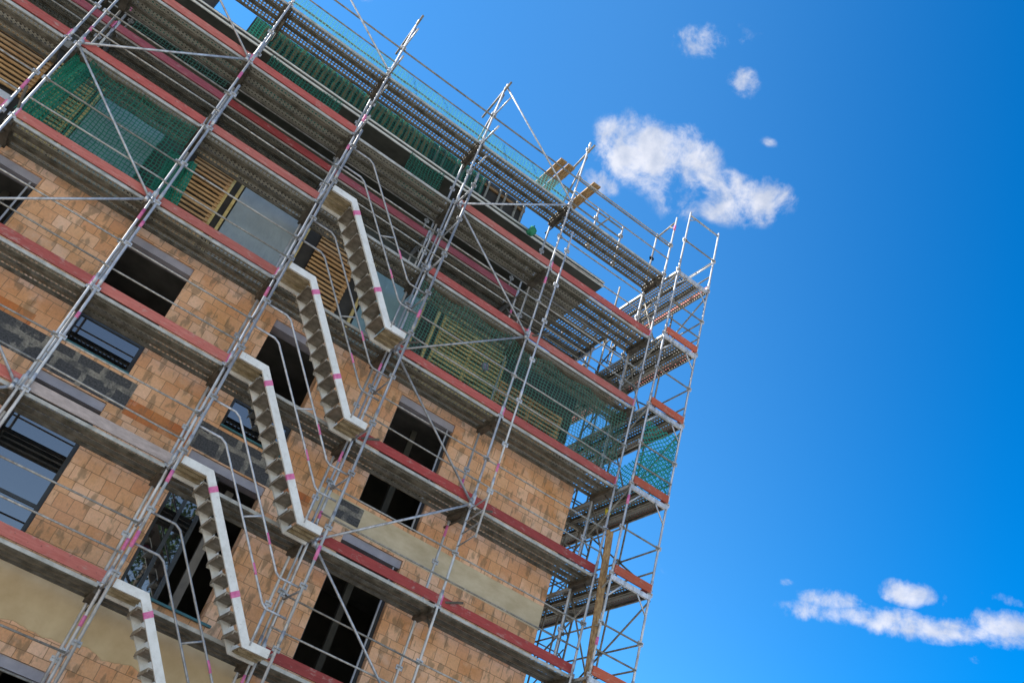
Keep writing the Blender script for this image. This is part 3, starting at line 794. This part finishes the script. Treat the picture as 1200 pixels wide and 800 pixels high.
def stair(i, k):
    """flight dropping to the right from lift k+1 at x=0 to lift k at x=2.5, on the outside of the scaffold"""
    zt, zb = 2 * (k + 1) - .08, 2 * k - .08
    st = thing('stair_flight', f'white aluminium stair flight with pink bands, {ORD[i]} of five', 'stairs', 'aluminium stair flights of the scaffold')
    st.location = (0, 0, zb)
    path = [(0.05, zt - zb), (0.50, zt - zb), (2.06, 0.0), (2.44, 0.0)]
    for y, nm in ((-1.70, 'stringer'), (-1.13, 'stringer')):
        b = MB(); h = .062 if y < -1.5 else .082
        # closed profile following the path
        pts = []
        for j, (x, z) in enumerate(path):
            dirs = []
            if j > 0: dirs.append(Vector((x - path[j - 1][0], z - path[j - 1][1])).normalized())
            if j < 3: dirs.append(Vector((path[j + 1][0] - x, path[j + 1][1] - z)).normalized())
            d = sum(dirs, Vector((0, 0))).normalized(); nrm = Vector((-d.y, d.x))
            s_ = 1 / max(.4, nrm.dot(Vector((-dirs[0].y, dirs[0].x))))
            pts.append((Vector((x, z)) + nrm * h * s_, Vector((x, z)) - nrm * h * s_))
        for j in range(3):
            (a, c), (a2, c2) = pts[j], pts[j + 1]
            for yy in (y - .022, y + .022): b.quad((a.x, yy, a.y), (a2.x, yy, a2.y), (c2.x, yy, c2.y), (c.x, yy, c.y))
            b.quad((a.x, y - .022, a.y), (a2.x, y - .022, a2.y), (a2.x, y + .022, a2.y), (a.x, y + .022, a.y))
            b.quad((c.x, y - .022, c.y), (c2.x, y - .022, c2.y), (c2.x, y + .022, c2.y), (c.x, y + .022, c.y))
        for (a, c) in (pts[0], pts[-1]): b.quad((a.x, y - .022, a.y), (a.x, y + .022, a.y), (c.x, y + .022, c.y), (c.x, y - .022, c.y))
        o = b.build(nm, M['alu'], st)
        if y < -1.5:
            for t in (.10, .72):
                p = MB(); x = .5 + 1.56 * t; z = (zt - zb) * (1 - t); d = Vector((1.56, 0, -(zt - zb))).normalized()
                p.bar(Vector((x, y, z)) - d * .045, Vector((x, y, z)) + d * .045, .050, .130, up=(0, 0, 1)); p.build('paint_mark', M['pink'], o)
    n = 9
    for j in range(n):
        t = (j + .6) / (n + .2)
        x = .5 + 1.56 * t; z = (zt - zb) * (1 - t)
        b = MB(); b.box(x - .125, x + .105, -1.676, -1.154, z - .035, z - .012)
        b.box(x - .125, x - .112, -1.676, -1.154, z - .075, z - .035); b.box(x + .092, x + .105, -1.676, -1.154, z - .065, z - .035)
        b.box(x - .10, x - .02, -1.109, -1.100, z - .085, z + .05, 1)
        b.build('tread', [M['tread'], M['tread_sheet']], st)
    for (x0, x1, z) in ((.05, .50, zt - zb), (2.06, 2.44, 0.0)):
        b = MB(); b.box(x0, x1, -1.676, -1.154, z - .03, z - .005)
        for q in range(3): b.box(x0, x1, -1.64 + q * .17, -1.62 + q * .17, z - .07, z - .03)
        b.build('landing', M['landing'], st)
    # handrails: two bent tubes with a tie
    for y in (-1.72,):
        b = MB()
        for hh in (.58, 1.08):
            b.tube([(0.02, y, zt - zb + hh), (.40, y, zt - zb + hh), (.50, y, zt - zb + hh - .05), (2.04, y, hh + .05 - .02), (2.12, y, hh - .02), (2.46, y, hh - .02)], .019)
        x = 1.25; z = (zt - zb) * (1 - (x - .5) / 1.56)
        b.tube([(x - .02, y, z + .60), (x + .26, y, z + .76)], .016)
        b.tube([(2.12, y, .0), (2.12, y, .58)], .014)
        o = b.build('handrail', M['galv'], st)
        d = Vector((1.54, 0, -(zt - zb))).normalized()
        for hh in (.58, 1.08):
            c = Vector((1.72, y, (zt - zb) * (1 - (1.72 - .5) / 1.56) + hh)); p = MB(); p.tube([c - d * .09, c + d * .09], .022); p.build('paint_mark', M['pink'], o)
    return st


for i, k in enumerate((3, 2, 1, 0, -1)): stair(i, k)


# ------------------------------------------------------------------ nets, sheets, loose things
def cloth(name, mat, label, cat, P0, ux, vz, nu, nv, amp, seed, group=None, freq=3.0, parent=None):
    """hanging cloth: corner P0, edge vectors ux and vz, rippled along its normal"""
    P0, ux, vz = Vector(P0), Vector(ux), Vector(vz)
    nrm = ux.cross(vz).normalized(); rnd = random.Random(seed)
    ph = [rnd.uniform(0, 6) for _ in range(6)]
    b = MB(); uvs = []
    lu, lv = ux.length, vz.length
    for j in range(nv + 1):
        for i in range(nu + 1):
            s, t = i / nu, j / nv
            d = math.sin(s * lu * freq + ph[0] + t * 1.5) * .5 + math.sin(s * lu * freq * 2.3 + ph[1] - t * 2) * .3 + math.sin(t * lv * 3 + ph[2] + s * 4) * .35
            sag = -.11 * abs(math.sin(math.pi * s * max(1, round(lu / 1.2)) + .0)) * (2 * t - 1 if t > .5 else 0) if 'net' in name else 0
            b.v.append(tuple(P0 + ux * s + vz * t + nrm * (d * amp) + Vector((0, 0, sag))))
    for j in range(nv):
        for i in range(nu):
            a = j * (nu + 1) + i
            b.f.append((a, a + 1, a + nu + 2, a + nu + 1)); b.mi.append(0); b.smooth.append(True)
    me = bpy.data.meshes.new(name); me.from_pydata(b.v, [], b.f); me.materials.append(M[mat])
    uv = me.uv_layers.new(name='UVMap')
    for poly in me.polygons:
        poly.use_smooth = True
        for li, vi in zip(poly.loop_indices, poly.vertices):
            i, j = vi % (nu + 1), vi // (nu + 1)
            uv.data[li].uv = (i / nu * lu, j / nv * lv)
    o = bpy.data.objects.new(name, me); col.objects.link(o)
    if parent: o.parent = parent
    if label: tag(o, label, cat, group)
    return o


# green net in the left bay, bunched at both ends
n1 = cloth('debris_net', 'net_dense', 'dense green debris net in the upper left bay, bunched up at both ends', 'net', (-4.55, -.93, 6.18), (2.05, 0, 0), (0, 0, 1.8), 60, 30, .055, 1)
cloth('net_bundle', 'net_fold', None, None, (-4.98, -.90, 6.22), (.42, .02, 0), (.16, 0, 1.7), 40, 24, .06, 2, freq=26, parent=n1)
cloth('net_bundle', 'net_fold', None, None, (-2.55, -.90, 6.22), (.52, .02, 0), (-.12, 0, 1.1), 40, 20, .06, 3, freq=26, parent=n1)
cloth('debris_net', 'net', 'wide green debris net with open mesh before the yellow batten panel right of the stairs', 'net', (2.55, -.93, 6.18), (5.4, 0, 0), (0, 0, 1.72), 110, 30, .055, 4)
cloth('debris_net', 'net_diamond', 'green net with diamond mesh on the return scaffold against blue sky', 'net', (8.09, -1.36, 6.2), (.95, 0, 0), (0, 0, 1.55), 20, 20, .02, 5)
cloth('debris_net', 'net_diamond', 'green net seen edge-on along the outer side of the return scaffold', 'net', (9.02, -1.36, 6.2), (0, 2.4, 0), (0, 0, 1.5), 30, 20, .02, 6)
cloth('guard_net', 'net_cyan', 'long pale turquoise net along the guard rails of the topmost deck', 'net', (-7.6, -.90, 12.02), (12.5, 0, 0), (0, 0, .62), 120, 10, .02, 7)
cloth('debris_net', 'net_dense', 'small dark green net under the roof edge near the top left', 'net', (-2.2, -.15, 10.2), (1.75, 0, 0), (0, 0, 1.2), 30, 16, .03, 8)
cloth('debris_net', 'net_dense', 'small dark green net under the roof edge above the stairs', 'net', (1.35, -.15, 10.2), (.9, 0, 0), (0, 0, 1.2), 20, 16, .03, 9)
cloth('debris_net', 'net_dense', 'dark green net hung in front of the laths along the roof edge', 'net', (-2.9, .22, 11.7), (6.2, 0, 0), (0, 0, .85), 80, 12, .04, 13)
cloth('debris_net', 'net', 'green net on the terrace rail behind the deck left of the first tall upright', 'net', (-4.7, .33, 10.25), (2.1, 0, 0), (0, 0, 1.0), 40, 16, .05, 14)
cloth('plastic_sheet', 'sheet_teal', 'bluish plastic sheet hung behind the dense green net', 'plastic sheet', (-4.22, .03, 6.35), (1.25, 0, 0), (0, 0, 1.9), 36, 36, .05, 10, 'plastic sheets over the timber storey')
cloth('plastic_sheet', 'sheet', 'clear plastic sheet with folds between the batten panels left of the stairs', 'plastic sheet', (-1.22, .03, 6.35), (1.35, 0, 0), (0, 0, 1.9), 36, 36, .05, 11, 'plastic sheets over the timber storey')
cloth('plastic_sheet', 'sheet_teal', 'greyish blue plastic sheet behind the topmost stair flight', 'plastic sheet', (1.82, .03, 6.35), (1.2, 0, 0), (0, 0, 1.9), 36, 36, .05, 12, 'plastic sheets over the timber storey')

# fence of upright laths and posts along the roof edge
ebox('roof_upstand', M['timberwall'], bld, -2.95, 4.55, .40, .55, 11.665, 12.6); ebox('roof_upstand', M['timberwall'], bld, XL, -3.75, .40, .55, 11.665, 12.6)
rg = thing('roof_edge_fence', 'lath fence along the roof edge seen just below the topmost deck', 'fence')
x = -2.65
while x < 1.75:
    ebox('lath', M['lath'], rg, x, x + .085, .30, .33, 11.67, 12.5 + random.uniform(-.05, .05)); x += .15
x = 1.95
while x < 4.5:
    ebox('post', M['galv_dark'], rg, x, x + .05, .30, .34, 11.67, 12.5); x += random.choice((.16, .2, .34))
for z in (12.35, 11.8): ebox('rail', M['lath'], rg, -2.65, 4.55, .345, .38, z, z + .07)

for nm, lab, c in (('loose_board', 'weathered brown board lying across the topmost rails, left one of the pair', (4.43, 4.62)),
                   ('loose_board', 'weathered brown board lying across the topmost rails, right beside its twin', (4.66, 4.86)),
                   ('loose_board', 'single yellowish brown board lying across the topmost rails nearer the corner', (5.44, 5.66))):
    b = MB(); b.box(c[0], c[1], -1.0, .12, 13.17, 13.215); o = b.build(nm, M['woodplank']); tag(o, lab, 'board', 'boards on the topmost rails')
b = MB(); b.bar((7.96, -1.22, 4.9), (8.19, -1.22, 1.9), .035, .15, up=(1, 0, 0)); tag(b.build('leaning_plank', M['woodplank']), 'long brown plank tied upright between the corner standards of both scaffolds', 'plank')
# green bag tied up under the roof edge
b = MB(); nz, ns = 9, 12
for a in range(nz):
    t = a / (nz - 1); rr = (.025 + .085 * math.sin(math.pi * min(1, t * 1.15 + .05)) ** .8) * (1 if a < nz - 2 else .5)
    for c in range(ns):
        ang = 2 * math.pi * c / ns; k_ = 1 + .22 * math.sin(3 * ang + t * 4) + random.uniform(-.12, .12)
        b.v.append((4.66 + .05 * t + rr * k_ * math.cos(ang), -.16 + rr * k_ * math.sin(ang), 11.34 + .34 * t))
for a in range(nz - 1):
    for c in range(ns):
        d_ = (c + 1) % ns; b.f.append((a * ns + c, a * ns + d_, (a + 1) * ns + d_, (a + 1) * ns + c)); b.mi.append(0); b.smooth.append(True)
b.f.append(tuple(range(ns))); b.mi.append(0); b.smooth.append(True); b.f.append(tuple((nz - 1) * ns + c for c in range(ns))); b.mi.append(0); b.smooth.append(True)
o = b.build('green_bag', M['green']); tag(o, 'small green bag hanging under the right end of the roof edge', 'bag')
b = MB(); b.tube([(8.62, .2, 11.9), (8.66, .15, 11.5), (8.75, .1, 11.15), (8.9, .0, 10.98), (9.02, -.1, 10.95)], .014)
tag(b.build('hanging_cable', M['cable']), 'thin black cable looping down from the topmost deck of the corner scaffold', 'cable')

# tree on the other side of the street: it is what the tilted window pane mirrors
tr = thing('leafy_tree', 'leafy green tree across the street, mirrored in a narrow window pane', 'tree')
tr.location = (3.4, -22.0, GROUND_Z)
tr.scale = (1.2, 1.2, 1.25)
M['bark'] = simple('grey_bark', (0.06, 0.045, 0.03), (0.14, 0.11, 0.08), 8, 0.9)
M['leaf'] = simple('green_leaf', (0.035, 0.075, 0.012), (0.085, 0.13, 0.03), 3, 0.6)
rnd = random.Random(5)
b = MB()
for i in range(9):
    p0, p1 = Vector((.15 * math.sin(i * .8), .1 * math.sin(i), i * 1.3)), Vector((.15 * math.sin(i * .8 + .8), .1 * math.sin(i + 1), i * 1.3 + 1.3)); b.tube([p0, p1], .26 - .026 * i, 8)
tips = []
for i in range(26):
    a = rnd.uniform(0, 6.28); h = rnd.uniform(4, 11); l = rnd.uniform(1.6, 3.6) * (1.15 - abs(h - 7.5) / 7)
    p = Vector((0, 0, h)); q = p + Vector((math.cos(a) * l, math.sin(a) * l, l * rnd.uniform(.3, .8))); b.tube([p, (p + q) / 2 + Vector((0, 0, .15)), q], .05, 6); tips += [q, (p + q) / 2 + Vector((0, 0, .3))]
b.build('trunk', M['bark'], tr)
b = MB()
for t in tips:
    for _ in range(110):
        c = t + Vector((rnd.gauss(0, .55), rnd.gauss(0, .55), rnd.gauss(0, .45)))
        u = Vector((rnd.uniform(-1, 1), rnd.uniform(-1, 1), rnd.uniform(-.6, .6))).normalized(); v = u.cross(Vector((rnd.uniform(-1, 1), rnd.uniform(-1, 1), 1))).normalized()
        e = rnd.uniform(.07, .13); b.quad(c - u * e, c + v * e * .6, c + u * e, c - v * e * .6)
b.build('crown', M['leaf'], tr)

# rags and a strap left on the scaffold
def rag(name, mat, label, cat, c, size, seed):
    rn = random.Random(seed); b = MB(); nz, ns = 7, 9; c = Vector(c)
    for a in range(nz):
        t = a / (nz - 1); rr = size * (.25 + .75 * math.sin(math.pi * (.1 + .8 * t)))
        for k in range(ns):
            ang = 2 * math.pi * k / ns; q = 1 + rn.uniform(-.3, .3)
            b.v.append((c.x + rr * q * math.cos(ang), c.y + rr * q * .6 * math.sin(ang), c.z + (t - .5) * size * 2.4 + rn.uniform(-.02, .02)))
    for a in range(nz - 1):
        for k in range(ns):
            d = (k + 1) % ns; b.f.append((a * ns + k, a * ns + d, (a + 1) * ns + d, (a + 1) * ns + k)); b.mi.append(0); b.smooth.append(True)
    b.f.append(tuple(range(ns))); b.f.append(tuple((nz - 1) * ns + k for k in range(ns))); b.mi += [0, 0]; b.smooth += [True, True]
    tag(b.build(name, M[mat]), label, cat)


M['rag_purple'] = simple('purple_grey_cloth', (0.16, 0.12, 0.20), (0.28, 0.22, 0.32), 9, 0.9)
M['rag_yellow'] = simple('yellow_cloth', (0.50, 0.42, 0.03), (0.62, 0.52, 0.06), 9, 0.9)
rag('rag', 'rag_purple', 'purple grey rag hung before the yellow battens behind the green net', 'rag', (4.61, -.45, 7.22), .08, 3)
rag('strap_bundle', 'rag_yellow', 'small yellow strap bundle hanging by the wall corner under the netted deck', 'strap', (8.36, -.36, 5.80), .07, 4)
